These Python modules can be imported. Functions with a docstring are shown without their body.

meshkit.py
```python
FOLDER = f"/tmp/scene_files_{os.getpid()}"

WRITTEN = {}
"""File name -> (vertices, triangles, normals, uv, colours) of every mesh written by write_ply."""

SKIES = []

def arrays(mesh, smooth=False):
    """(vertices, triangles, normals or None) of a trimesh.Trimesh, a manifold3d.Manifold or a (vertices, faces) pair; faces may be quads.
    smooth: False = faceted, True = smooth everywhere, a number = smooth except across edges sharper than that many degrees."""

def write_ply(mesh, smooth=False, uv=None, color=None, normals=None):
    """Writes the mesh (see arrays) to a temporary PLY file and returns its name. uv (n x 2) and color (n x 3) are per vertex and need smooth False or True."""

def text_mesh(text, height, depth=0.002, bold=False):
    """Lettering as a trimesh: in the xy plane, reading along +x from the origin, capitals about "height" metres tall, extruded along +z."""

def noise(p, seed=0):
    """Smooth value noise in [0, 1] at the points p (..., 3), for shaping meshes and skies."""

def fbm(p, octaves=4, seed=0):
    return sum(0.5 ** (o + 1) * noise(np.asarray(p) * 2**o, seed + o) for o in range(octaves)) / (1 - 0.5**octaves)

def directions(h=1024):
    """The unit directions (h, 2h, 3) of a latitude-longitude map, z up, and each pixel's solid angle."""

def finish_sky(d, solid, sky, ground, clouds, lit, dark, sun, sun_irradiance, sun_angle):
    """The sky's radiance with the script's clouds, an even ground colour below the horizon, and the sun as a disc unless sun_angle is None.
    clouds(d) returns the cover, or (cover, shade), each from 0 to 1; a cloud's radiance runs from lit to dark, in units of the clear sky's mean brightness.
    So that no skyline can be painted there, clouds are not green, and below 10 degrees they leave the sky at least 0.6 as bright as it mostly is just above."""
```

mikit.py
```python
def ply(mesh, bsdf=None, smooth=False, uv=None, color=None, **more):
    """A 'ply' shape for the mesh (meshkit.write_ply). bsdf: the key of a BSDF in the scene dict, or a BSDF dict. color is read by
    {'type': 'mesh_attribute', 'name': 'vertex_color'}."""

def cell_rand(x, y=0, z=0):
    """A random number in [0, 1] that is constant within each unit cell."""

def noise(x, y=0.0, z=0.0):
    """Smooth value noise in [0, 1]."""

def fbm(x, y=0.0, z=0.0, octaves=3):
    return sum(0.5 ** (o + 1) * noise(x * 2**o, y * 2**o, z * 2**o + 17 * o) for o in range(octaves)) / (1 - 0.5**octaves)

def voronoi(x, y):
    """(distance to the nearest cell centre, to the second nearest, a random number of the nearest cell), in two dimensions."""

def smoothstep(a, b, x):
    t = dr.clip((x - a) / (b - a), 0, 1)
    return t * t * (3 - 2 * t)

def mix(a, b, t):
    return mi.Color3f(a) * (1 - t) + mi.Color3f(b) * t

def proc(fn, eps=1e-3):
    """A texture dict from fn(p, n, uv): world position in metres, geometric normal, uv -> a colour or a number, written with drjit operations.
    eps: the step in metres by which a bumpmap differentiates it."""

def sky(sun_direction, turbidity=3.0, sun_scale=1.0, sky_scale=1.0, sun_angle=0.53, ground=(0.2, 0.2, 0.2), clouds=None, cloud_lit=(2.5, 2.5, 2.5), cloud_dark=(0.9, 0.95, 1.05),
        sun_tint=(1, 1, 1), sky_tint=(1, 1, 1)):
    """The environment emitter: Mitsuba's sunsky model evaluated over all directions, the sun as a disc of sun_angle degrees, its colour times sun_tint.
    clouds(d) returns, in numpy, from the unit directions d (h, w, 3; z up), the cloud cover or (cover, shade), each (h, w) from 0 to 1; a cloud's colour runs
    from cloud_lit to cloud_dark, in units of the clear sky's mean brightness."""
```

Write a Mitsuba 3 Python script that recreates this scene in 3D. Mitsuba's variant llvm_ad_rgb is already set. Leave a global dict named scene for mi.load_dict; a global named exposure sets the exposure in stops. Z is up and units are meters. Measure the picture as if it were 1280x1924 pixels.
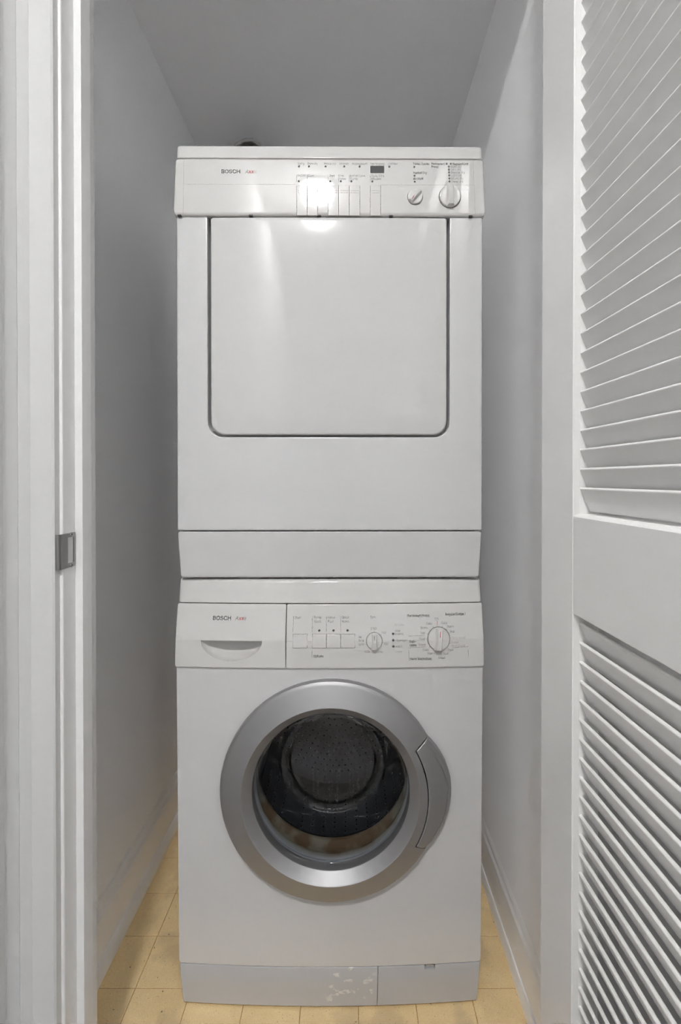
import math, numpy as np, trimesh, mitsuba as mi, mikit, drjit as dr
import manifold3d as m3
from meshkit import text_mesh
from shapely.geometry import Polygon, Point
from mikit import noise, fbm, cell_rand, smoothstep, mix, proc, voronoi

T = mi.ScalarTransform4f
rng = np.random.default_rng(7)
scene, labels = {}, {}

# ------------------------------------------------------------------ camera, sky, exposure
H = 1.05                      # camera height
F = 912.0                     # focal length, in pixels of the 1280 x 1924 frame
CX, CY, PITCH = 660.0, 906.0, 0.0065
scene['camera'] = {
    'type': 'perspective', 'fov': 2 * math.degrees(math.atan(640 / F)), 'fov_axis': 'x',
    'principal_point_offset_x': (640 - CX) / 1280, 'principal_point_offset_y': (962 - CY) / 1924,
    'near_clip': 0.02, 'far_clip': 100.0,
    'to_world': T().look_at(origin=[0, 0, H], target=[0, math.cos(PITCH), H - math.sin(PITCH)], up=[0, 0, 1]),
}
LAMP = 230.0
scene['sky'] = {'type': 'constant', 'radiance': {'type': 'rgb', 'value': [6.0, 6.3, 6.7]}}
exposure = 0.80


def on(px, py, D):
    """The point at depth D (metres in front of the camera) that the photograph shows at px, py: (x, z)."""
    a, b = (px - CX) / F, (CY - py) / F
    dy, dz = math.cos(PITCH) + b * math.sin(PITCH), b * math.cos(PITCH) - math.sin(PITCH)
    t = D / dy
    return a * t, H + dz * t


# ------------------------------------------------------------------ materials
def rgb(*c):
    return {'type': 'rgb', 'value': list(c)}


def pr(key, color, rough=0.5, **kw):
    scene[key] = {'type': 'twosided', 'bsdf': {'type': 'principled', 'base_color': color if isinstance(color, dict) else rgb(*color), 'roughness': rough, **kw}}


pr('m_enamel', (0.575, 0.575, 0.583), 0.16, specular=0.5)
pr('m_panel', (0.60, 0.592, 0.585), 0.03, specular=0.38)
pr('m_doorwhite', (0.575, 0.573, 0.57), 0.045, specular=0.32)
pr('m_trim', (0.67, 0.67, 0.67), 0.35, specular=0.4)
pr('m_trim_dimmed', (0.535, 0.535, 0.535), 0.35, specular=0.4)  # same white trim paint, darkened to offset the strong frontal lamp light
pr('m_trim_lifted', (0.72, 0.72, 0.715), 0.35, specular=0.4)  # same white trim paint, lightened where the lamp only grazes it
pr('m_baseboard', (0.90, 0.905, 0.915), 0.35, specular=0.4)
pr('m_ceiling', (0.905, 0.91, 0.92), 0.9, specular=0.2)
pr('m_hallceiling', (0.75, 0.75, 0.75), 0.9, specular=0.2)
pr('m_black', (0.012, 0.012, 0.012), 0.6)
pr('m_ink', (0.055, 0.055, 0.058), 0.6)
pr('m_greyink', (0.20, 0.197, 0.193), 0.85, specular=0.2)
pr('m_paleink', (0.42, 0.40, 0.385), 0.6)
pr('m_redink', (0.36, 0.05, 0.06), 0.6)
pr('m_display', (0.07, 0.07, 0.072), 0.6, specular=0.2)
pr('m_silver', (0.37, 0.37, 0.38), 0.50, metallic=0.85)
pr('m_chrome', (0.55, 0.55, 0.55), 0.22, metallic=1.0)
pr('m_plate', (0.27, 0.265, 0.26), 0.25, metallic=1.0)
pr('m_steel', (0.30, 0.31, 0.33), 0.24, metallic=1.0)
pr('m_greyplastic', (0.35, 0.35, 0.34), 0.5)
pr('m_lightgrey', (0.45, 0.45, 0.45), 0.6)
pr('m_inner_shade', (0.16, 0.155, 0.15), 0.6)  # dark tone painted for the unlit inside of the pipe
scene['m_glass'] = {'type': 'dielectric', 'int_ior': 1.5}
scene['m_dimmed_glass'] = {'type': 'thindielectric', 'specular_transmittance': rgb(0.55, 0.56, 0.58)}  # clear glass, tinted to imitate dark reflections and the unlit drum


def wall_fn(p, n, uv):
    w = fbm(p.x * 3 + p.y * 2, p.y * 3, p.z * 3, 3)
    return mix((0.865, 0.872, 0.884), (0.885, 0.892, 0.902), w)


pr('m_wall', proc(wall_fn), 0.75, specular=0.25)
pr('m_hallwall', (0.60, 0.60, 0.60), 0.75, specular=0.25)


def tile_fn(p, n, uv):
    g = fbm(p.x * 22, p.y * 22, 3.0, 4)
    c = mix((0.70, 0.515, 0.27), (0.83, 0.645, 0.37), g)
    fine = noise(p.x * 900, p.y * 900, 1.0)
    c = c * (0.93 + 0.14 * fine)
    grime = smoothstep(0.52, 0.75, fbm(p.x * 14 + 5, p.y * 14, 9.0, 4))
    c = mix(c, (0.40, 0.31, 0.20), 0.38 * grime)
    d, d2, r = voronoi(p.x * 95, p.y * 95)
    speck = dr.select(r > 0.972, 1.0 - smoothstep(0.03, 0.03 + 0.17 * (r - 0.972) / 0.028, d + 0.25 * (noise(p.x * 700, p.y * 700, 4) - 0.5)), 0.0)
    d, d2, r = voronoi(p.x * 330 + 9, p.y * 330)
    speck = dr.maximum(speck, dr.select(r > 0.975, 0.8 * (1.0 - smoothstep(0.08, 0.3, d)), 0.0))
    return mix(c, (0.06, 0.045, 0.03), 0.85 * speck)


pr('m_tile', proc(tile_fn), 0.45, specular=0.35)
pr('m_grout', (0.43, 0.28, 0.14), 0.7)


def wood_fn(p, n, uv):
    k = dr.floor(p.x / 0.09)
    g = fbm(p.x * 60 + k * 3, p.y * 3 + k * 7, k, 4)
    return mix((0.14, 0.125, 0.11), (0.20, 0.18, 0.155), g) * (0.85 + 0.3 * cell_rand(k, dr.floor(p.y / 0.9 + k * 0.37)))


pr('m_wood', proc(wood_fn), 0.35, specular=0.4)

DOOR_C = (-0.0387, 0.455)


def gasket_fn(p, n, uv):
    dx, dz = p.x - DOOR_C[0], p.z - DOOR_C[1]
    low = smoothstep(0.02, -0.10, dz)
    st = smoothstep(0.35, 0.7, fbm(p.x * 30, p.y * 30, p.z * 30, 4))
    deep = smoothstep(0.948, 0.965, p.y)
    c = mix((0.38, 0.42, 0.46), (0.38, 0.34, 0.24), deep * low * 0.9)
    return mix(c, (0.20, 0.11, 0.045), low * deep * st * 0.85)


pr('m_gasket', proc(gasket_fn), 0.45)


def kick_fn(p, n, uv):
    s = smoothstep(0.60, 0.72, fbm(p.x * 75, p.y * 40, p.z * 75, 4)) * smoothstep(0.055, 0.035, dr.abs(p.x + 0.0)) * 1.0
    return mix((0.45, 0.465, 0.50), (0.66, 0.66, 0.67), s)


pr('m_kick', proc(kick_fn), 0.28, specular=0.45)


# ------------------------------------------------------------------ mesh helpers
def add(key, mesh, mat, smooth=35, label=None, cat=None, kind=None, group=None, **more):
    scene[key] = mikit.ply(mesh, mat, smooth, **more)
    info = {k: v for k, v in (('label', label), ('category', cat), ('kind', kind), ('group', group)) if v}
    if info:
        labels[key] = info


def thing(key, label, cat, group=None):
    labels[key] = {'label': label, 'category': cat, **({'group': group} if group else {})}


def numbered(key):
    if key not in scene:
        return key
    k = 1
    while f'{key}_{k:03d}' in scene:
        k += 1
    return f'{key}_{k:03d}'


def cat(ms):
    return trimesh.util.concatenate(ms)


def box(x0, x1, y0, y1, z0, z1):
    m = trimesh.creation.box((x1 - x0, y1 - y0, z1 - z0))
    m.apply_translation(((x0 + x1) / 2, (y0 + y1) / 2, (z0 + z1) / 2))
    return m


def bevel_box(x0, x1, y0, y1, z0, z1, b=0.002):
    pts = []
    for sx, X in ((1, x0), (-1, x1)):
        for sy, Y in ((1, y0), (-1, y1)):
            for sz, Z in ((1, z0), (-1, z1)):
                pts += [(X + sx * b, Y + sy * b, Z), (X + sx * b, Y, Z + sz * b), (X, Y + sy * b, Z + sz * b)]
    return trimesh.convex.convex_hull(np.array(pts))


def orient(m):
    m.merge_vertices()
    m.fix_normals()
    return m


def loft(loops, cap0=True, cap1=True):
    L = [np.asarray(l, float) for l in loops]
    n = len(L[0])
    v, f = list(np.vstack(L)), []
    for k in range(len(L) - 1):
        for i in range(n):
            j = (i + 1) % n
            a, b, c, d = k * n + i, k * n + j, (k + 1) * n + j, (k + 1) * n + i
            f += [(a, b, c), (a, c, d)]
    for do, k in ((cap0, 0), (cap1, len(L) - 1)):
        if do:
            v.append(L[k].mean(0))
            c = len(v) - 1
            for i in range(n):
                a, b = k * n + i, k * n + (i + 1) % n
                f.append((c, b, a) if k == 0 else (c, a, b))
    return orient(trimesh.Trimesh(np.array(v), np.array(f), process=False))


def rrect(x0, x1, z0, z1, r, n=10, m=0):
    """Rounded rectangle as a fixed number of (x, z) points; r = radii at (x0 z0, x1 z0, x1 z1, x0 z1)."""
    r = [max(q, 1e-5) for q in (r if isinstance(r, (list, tuple)) else (r,) * 4)]
    out = []
    for (cx, cz, q, a0) in ((x0 + r[0], z0 + r[0], r[0], 180), (x1 - r[1], z0 + r[1], r[1], 270), (x1 - r[2], z1 - r[2], r[2], 0), (x0 + r[3], z1 - r[3], r[3], 90)):
        for i in range(n):
            t = math.radians(a0 + 90 * i / (n - 1))
            out.append((cx + q * math.cos(t), cz + q * math.sin(t)))
    if m:
        full = []
        for i, p in enumerate(out):
            full.append(p)
            if (i + 1) % n == 0:
                q = out[(i + 1) % len(out)]
                full += [(p[0] + (q[0] - p[0]) * k / (m + 1), p[1] + (q[1] - p[1]) * k / (m + 1)) for k in range(1, m + 1)]
        out = full
    return np.array(out)


def loop3(xz, y):
    return np.column_stack([xz[:, 0], np.full(len(xz), y) if np.isscalar(y) else y, xz[:, 1]])


def round_poly(pts, rad, n=5):
    """A closed polygon with its corners rounded."""
    out, N = [], len(pts)
    rad = rad if isinstance(rad, (list, tuple)) else [rad] * N
    for i in range(N):
        p, a, b = (np.array(pts[k % N], float) for k in (i, i - 1, i + 1))
        u, w = (a - p) / np.linalg.norm(a - p), (b - p) / np.linalg.norm(b - p)
        if rad[i] <= 0:
            out.append(p)
            continue
        q = min(rad[i], 0.45 * np.linalg.norm(a - p), 0.45 * np.linalg.norm(b - p))
        for t in np.linspace(0, 1, n):
            out.append((1 - t) ** 2 * (p + u * q) + 2 * t * (1 - t) * p + t * t * (p + w * q))
    return np.array(out)


def extrude_x(profile, x0, x1, shift=lambda x: 0.0, ends=0.003, n=40):
    """A profile in (y, z) swept along x; shift(x) moves it in y; its ends are rounded."""
    P = np.asarray(profile, float)
    c = P.mean(0)
    e = [(0.0, ends), (0.3 * ends, 0.3 * ends), (ends, 0.0)]
    xs = [(x0 + a, b) for a, b in e] + [(x, 0) for x in np.linspace(x0 + ends, x1 - ends, n)[1:-1]] + [(x1 - a, b) for a, b in e[::-1]]
    loops = []
    for x, ins in xs:
        d = P - c
        q = P - d / np.linalg.norm(d, axis=1, keepdims=True) * ins
        loops.append(np.column_stack([np.full(len(q), x), q[:, 0] + shift(x), q[:, 1]]))
    return loft(loops)


def zprism(poly, z0, z1):
    m = trimesh.creation.extrude_polygon(Polygon(poly).buffer(0), z1 - z0, engine='earcut')
    m.apply_translation((0, 0, z0))
    return m


def revolve(profile, n=128, closed=True):
    """Closed profile in (r, t) turned about the t axis: a mesh in (a, b, t)."""
    P = np.asarray(profile, float)
    th = np.linspace(0, 2 * np.pi, n, endpoint=False)
    v = np.array([[(r * math.cos(t), r * math.sin(t), d) for r, d in P] for t in th]).reshape(-1, 3)
    k, f = len(P), []
    for i in range(n):
        for j in range(k if closed else k - 1):
            a, b = i * k + j, i * k + (j + 1) % k
            c, d = ((i + 1) % n) * k + (j + 1) % k, ((i + 1) % n) * k + j
            f += [(a, c, b), (a, d, c)]
    m = trimesh.Trimesh(v, np.array(f), process=False)
    m.merge_vertices()
    m.update_faces(m.nondegenerate_faces())
    m.fix_normals()
    return m


def wrap(m, S):
    """(a, b, t) -> the surface y = S(x, z), t metres in front of it."""
    m = m.copy()
    v = np.array(m.vertices)
    m.vertices = np.column_stack([v[:, 0], S(v[:, 0], v[:, 1]) - v[:, 2], v[:, 1]])
    return m


def mani(m):
    m = m.copy()
    m.merge_vertices()
    return m3.Manifold(m3.Mesh(np.asarray(m.vertices, np.float32), np.asarray(m.faces, np.uint32)))


def unmani(q):
    q = q.to_mesh()
    return trimesh.Trimesh(np.array(q.vert_properties[:, :3]), np.array(q.tri_verts), process=False)


def prism(poly, t0, t1):
    m = trimesh.creation.extrude_polygon(poly, t1 - t0, engine='earcut')
    m.apply_translation((0, 0, t0))
    return m


# ------------------------------------------------------------------ the room
XL, XR, YB, ZC = -0.543, 0.354, 1.74, 2.215       # closet: left wall, right wall, back wall, ceiling
YF0, YF1 = 0.727, 0.822                            # its front wall, hall side and inner side
HX0, HX1, HY0, HZ = -0.498, 2.0, -3.4, 2.56       # the hall
JL, JR, ZH = -0.4325, 0.335, 2.076                 # door jamb faces and head


def struct(key, mesh, mat, label, smooth=False):
    add(key, mesh, mat, smooth, label, None, 'structure')


struct('wall_left', box(XL - 0.1, XL, YF1, YB + 0.1, 0, ZC + 0.05), 'm_wall', 'grey painted closet wall left of the stacked machines')
struct('wall_right', box(XR, XR + 0.1, YF1, YB + 0.1, 0, ZC + 0.05), 'm_wall', 'grey painted closet wall between the machines and the louvered door')
struct('wall_back', box(XL, XR, YB, YB + 0.1, 0, ZC + 0.05), 'm_wall', 'grey closet wall behind the stacked machines')
struct('ceiling', box(XL - 0.1, XR + 0.1, YF1, YB + 0.1, ZC, ZC + 0.08), 'm_ceiling', 'grey painted closet ceiling above the dryer')
front = cat([box(HX0 - 0.3, JL - 0.02, YF0, YF1, 0, HZ), box(JR + 0.02, 0.7, YF0, YF1, 0, HZ), box(JL - 0.02, JR + 0.02, YF0, YF1, ZH + 0.02, HZ)])
struct('wall_front', front, 'm_hallwall', 'white wall around the closet door opening')
struct('wall_hall_left', box(HX0 - 0.1, HX0, -1.7, YF0, 0, HZ), 'm_hallwall', 'white hall wall at the left edge of the photo, meeting the door casing')
wy0, wy1, wz0, wz1 = -3.3, -2.05, 1.15, 2.35
X0, X1 = HX1, HX1 + 0.1
right = cat([box(X0, X1, HY0, wy0, 0, HZ), box(X0, X1, wy1, -0.5, 0, HZ), box(X0, X1, wy0, wy1, 0, wz0), box(X0, X1, wy0, wy1, wz1, HZ)])
struct('wall_hall_right', right, 'm_hallwall', 'hall wall with a window, to the right of the camera')
struct('wall_light_blocker', box(0.52, HX1, -0.5, YF0, 0, HZ), 'm_hallwall', 'added unseen wall behind the open louvered door, blocking light from the right')  # added blocker: shades behind the door, lets the fill panel reach the left wall
side = cat([box(HX0 - 1.3, HX0 - 1.2, HY0, -1.7, 0, HZ), box(HX0 - 1.3, HX0 - 0.1, -1.7, -1.6, 0, HZ)])
struct('wall_hall_side', side, 'm_hallwall', 'white wall of the room behind the camera')
struct('wall_hall_back', box(HX0 - 1.3, HX1 + 0.1, HY0 - 0.12, HY0, 0, HZ), 'm_hallwall', 'wall behind the camera')
fx0, fx1 = HX1 + 0.03, HX1 + 0.08
fr = cat([box(fx0, fx1, wy0, wy1, wz0, wz0 + 0.05), box(fx0, fx1, wy0, wy1, wz1 - 0.05, wz1), box(fx0, fx1, wy0, wy0 + 0.05, wz0 + 0.05, wz1 - 0.05),
          box(fx0, fx1, wy1 - 0.05, wy1, wz0 + 0.05, wz1 - 0.05), box(fx0, fx1, (wy0 + wy1) / 2 - 0.02, (wy0 + wy1) / 2 + 0.02, wz0 + 0.05, wz1 - 0.05)])
struct('window_1', fr, 'm_trim', 'white framed window in the hall, out of the photo')
struct('ceiling_hall', box(HX0 - 1.3, HX1 + 0.1, HY0 - 0.12, YF1, HZ, HZ + 0.1), 'm_hallceiling', 'white hall ceiling')

# floor: vinyl tiles, each its own piece, in a grout bed
TS, TX0, TY0 = 0.1148, -0.3299, 0.993
struct('floor', box(XL - 0.1, XR + 0.1, 0.74, YB + 0.1, -0.05, 0.0), 'm_grout', 'beige tiled vinyl closet floor')
g = 0.0016
tmesh = bevel_box(-TS / 2 + g / 2, TS / 2 - g / 2, -TS / 2 + g / 2, TS / 2 - g / 2, -0.0005, 0.0012, 0.0005)
tply = mikit.ply(tmesh, 'm_tile', False)
for i in range(-2, 7):
    for j in range(-2, 7):
        x, y = TX0 + (i + 0.5) * TS, TY0 + (j + 0.5) * TS
        if XL - TS / 2 < x < XR + TS / 2 and y < YB:
            scene[numbered('floor__tile')] = {**tply, 'to_world': T().translate([x, y, 0])}
struct('floor_hall', box(HX0 - 1.3, HX1 + 0.1, HY0 - 0.12, 0.74, -0.05, 0.0), 'm_wood', 'brown wooden hall floor')


# baseboards: a moulded board with a shoe moulding
def baseboard(key, face, sgn, y0, y1, base, shoe, label):
    """face: the wall's x; sgn: +1 where the room lies at larger x."""
    hgt = 0.143
    prof = [(0, 0), (base, 0), (base, hgt - 0.030), (base * 0.90, hgt - 0.027), (base * 0.55, hgt - 0.020), (base * 0.50, hgt - 0.0185), (base * 0.48, hgt - 0.012), (base * 0.42, hgt - 0.010), (base * 0.12, hgt - 0.001), (0, hgt)]
    q = [(shoe * math.cos(t) + base, 0.03 * math.sin(t) ** 0.8 + 0.003) for t in np.linspace(0, math.pi / 2, 8)]
    sh = [(base, 0.0), (base + shoe, 0.0)] + q

    def sweep(pts):
        P = np.array([(face + sgn * a, b) for a, b in pts])
        return loft([np.column_stack([P[:, 0], np.full(len(P), y), P[:, 1]]) for y in (y0, y1)], False, False)
    add(key, sweep(prof), 'm_baseboard', 50, label, None, 'structure')
    add(key + '__shoe_moulding', sweep(sh), 'm_baseboard', 50)


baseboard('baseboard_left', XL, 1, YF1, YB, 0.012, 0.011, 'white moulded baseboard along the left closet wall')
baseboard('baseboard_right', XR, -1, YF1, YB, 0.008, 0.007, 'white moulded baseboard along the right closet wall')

# door frame
stop_t, stop0, stop1 = 0.0115, 0.760, 0.789


def jamb(x, s):
    P = [(x, YF0), (x, stop0), (x + s * stop_t, stop0), (x + s * stop_t, stop1), (x, stop1 + 0.002), (x, YF1), (x - s * 0.02, YF1), (x - s * 0.02, YF0)]
    P = round_poly(P, [0.003, 0, 0.0012, 0.003, 0, 0.002, 0, 0.001], 4)
    return zprism(P, 0, ZH)


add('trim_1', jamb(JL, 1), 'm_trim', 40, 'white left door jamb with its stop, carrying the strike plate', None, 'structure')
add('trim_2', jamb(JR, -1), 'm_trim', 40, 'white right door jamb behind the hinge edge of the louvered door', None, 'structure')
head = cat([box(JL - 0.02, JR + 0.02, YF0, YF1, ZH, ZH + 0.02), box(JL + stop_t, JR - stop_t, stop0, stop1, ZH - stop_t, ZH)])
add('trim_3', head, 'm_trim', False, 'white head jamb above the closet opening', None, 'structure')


def casing(x, s, w=0.063):
    """Plan profile of the casing: flat by the jamb, a cove towards the hall wall."""
    P = [(0, 0), (0, 0.012), (0.0025, 0.0145), (0.034, 0.0145), (0.0352, 0.0128), (0.038, 0.0112), (0.044, 0.0088), (0.050, 0.0064), (0.056, 0.0044), (w - 0.002, 0.0030), (w, 0.0026), (w, 0)]
    return [(x - s * a, YF0 - b) for a, b in P]


add('trim_4', zprism(casing(JL - 0.0045, 1, 0.0605), 0, ZH + 0.05), 'm_trim_dimmed', 20, 'white moulded door casing left of the opening', None, 'structure')
add('trim_5', zprism(casing(JR + 0.0045, -1), 0, ZH + 0.05), 'm_trim_dimmed', 20, 'white door casing behind the louvered door', None, 'structure')
add('trim_6', box(HX0, JR + 0.07, YF0 - 0.0145, YF0, ZH + 0.006, ZH + 0.066), 'm_trim_dimmed', False, 'white casing above the closet opening', None, 'structure')
add('trim_7', cat([bevel_box(HX0, HX0 + 0.002, 0.60, 0.692, 0, ZH + 0.05, 0.0008)]), 'm_trim_dimmed', False, 'white trim strip on the hall wall at the left edge of the photo', None, 'structure')

# ------------------------------------------------------------------ the louvered door, open against the hall
XD, YD, TD, WD = 0.2815, 0.717, 0.035, 0.757       # visible face, hinge edge, thickness, width
ST = 0.0941                                         # stile width
Z_B0, Z_T1 = 0.012, 2.045
z_up0 = on(1081, 969, YD - ST)[1]
z_lo1 = on(1079, 1153, YD - ST)[1]
z_lo0, z_up1 = 0.235, Z_T1 - 0.115


SWING = T().translate([XD, YD, 0]).rotate([0, 0, 1], 2.0).translate([-XD, -YD, 0])


def door_member(y0, y1, z0, z1):
    return bevel_box(XD, XD + TD, y0, y1, z0, z1, 0.0012)


add('door_1__stile', door_member(YD - ST, YD, Z_B0, Z_T1), 'm_trim_lifted', False, to_world=SWING)
add('door_1__stile_001', door_member(YD - WD, YD - WD + ST, Z_B0, Z_T1), 'm_trim_lifted', False, to_world=SWING)
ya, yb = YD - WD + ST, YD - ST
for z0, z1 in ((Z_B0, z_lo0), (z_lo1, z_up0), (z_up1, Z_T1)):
    add(numbered('door_1__rail'), door_member(ya, yb, z0, z1), 'm_trim_lifted', False, to_world=SWING)
labels['door_1'] = {'label': 'white louvered closet door standing open on the right', 'kind': 'structure'}
# moulded strips round each louver field
for z0, z1 in ((z_lo0, z_lo1), (z_up0, z_up1)):
    q = 0.0055
    ms = []
    for (u0, u1, w0, w1) in ((yb - q, yb, z0, z1), (ya, ya + q, z0, z1)):
        P = [(XD + 0.0015, u1 if u0 > 0.3 else u0), (XD + 0.006, u0 if u0 > 0.3 else u1), (XD + 0.030, u0 if u0 > 0.3 else u1), (XD + 0.0335, u1 if u0 > 0.3 else u0)]
        ms.append(zprism(P, w0, w1))
    for zz, sg in ((z0, 1), (z1, -1)):
        P = [(XD + 0.0015, zz), (XD + 0.005, zz + sg * 0.0025), (XD + 0.030, zz + sg * 0.0025), (XD + 0.0335, zz)]
        ms.append(loft([np.array([(x, y, z) for x, z in P]) for y in (ya, yb)]))
    add(numbered('door_1__bead'), cat(ms), 'm_trim_lifted', False, to_world=SWING)
# slats: the front edge high, the back edge low
SP, SW, SA = 0.0246, 0.0335, math.radians(64)
sy0, sy1 = ya + 0.004, yb - 0.004
sec = round_poly([(-SW / 2, -0.0024), (SW / 2, -0.0024), (SW / 2, 0.0024), (-SW / 2, 0.0024)], 0.0023, 4)
ca, sa = math.cos(SA), math.sin(SA)
sxz = np.array([(a * ca - b * -sa, -a * sa + b * ca) for a, b in sec])
slat = loft([np.array([(XD + 0.0150 + a, y, z) for a, z in sxz]) for y in (sy0, sy1)])
sply = mikit.ply(slat, 'm_trim_lifted', 40)
hs = SW / 2 * sa
fields = []
zf = z_up0 + 0.006 + hs
while zf + hs < z_up1:
    fields.append(zf)
    zf += SP
zf = z_lo1 - 0.010 - hs
while zf - hs > z_lo0:
    fields.append(zf)
    zf -= SP
for z in sorted(fields, reverse=True):
    scene[numbered('door_1__slat')] = {**sply, 'to_world': SWING @ T().translate([0, 0, z])}

# ------------------------------------------------------------------ strike plate on the left jamb
zs0, zs1 = on(127, 1066.5, 0.74)[1], on(127, 1002, 0.74)[1]
zm = (zs0 + zs1) / 2
thing('strike_plate', 'grey metal strike plate screwed to the left door jamb', 'strike plate')
pl = Polygon([(0.7225, zs0), (0.758, zs0), (0.758, zs1), (0.7225, zs1)]).difference(Polygon([(0.739, zm - 0.0185), (0.753, zm - 0.0185), (0.753, zm + 0.0185), (0.739, zm + 0.0185)]).buffer(0.0015).buffer(-0.0005))
pm = trimesh.creation.extrude_polygon(pl, 0.0014, engine='earcut')
v = np.array(pm.vertices)
pm.vertices = np.column_stack([JL + v[:, 2], v[:, 0], v[:, 1]])
pm.fix_normals()
add('strike_plate__plate', pm, 'm_plate', False)
arc = [(JL + 0.0014 - 0.006 * (1 - math.cos(t)), 0.7225 - 0.006 * math.sin(t)) for t in np.linspace(0, math.pi * 0.55, 9)]
arc = [(JL + 0.0014, 0.7235)] + arc
inn = [(x - 0.0013, y + 0.0004) for x, y in arc]
lip = zprism(arc + inn[::-1], zs0, zs1)
add('strike_plate__lip', lip, 'm_plate', 40)
hole = box(JL + 0.0001, JL + 0.0004, 0.739, 0.753, zm - 0.0185, zm + 0.0185)
add('strike_plate__latch_hole', hole, 'm_lightgrey', False)
for zz in (zm + 0.0235, zm - 0.0235):
    s = revolve([(0.0003, 0), (0.0036, 0), (0.0033, 0.0006), (0.0020, 0.0009), (0.0003, 0.0009)], 20)
    cross = cat([box(-0.0018, 0.0018, -0.0004, 0.0004, 0.0005, 0.0011), box(-0.0004, 0.0004, -0.0018, 0.0018, 0.0005, 0.0011)])
    for nm, mm, mt in (('screw', s, 'm_plate'), ('slot', cross, 'm_black')):
        vv = np.array(mm.vertices)
        mm.vertices = np.column_stack([JL + 0.0014 + vv[:, 2], 0.7475 + vv[:, 0], zz + vv[:, 1]])
        if nm == 'screw':
            kk = numbered('strike_plate__screw')
        add(kk if nm == 'screw' else kk + '__slot', mm, mt, 30)

# ------------------------------------------------------------------ machines
MX = -0.0414                                        # their middle
YAW = T().translate([MX, 0.945, 0]).rotate([0, 0, 1], 0.3).translate([-MX, -0.945, 0])


def part(key, mesh, mat, smooth=35, label=None):
    key = numbered(key)
    add(key, mesh, mat, smooth, label, to_world=YAW)
    return key


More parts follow.
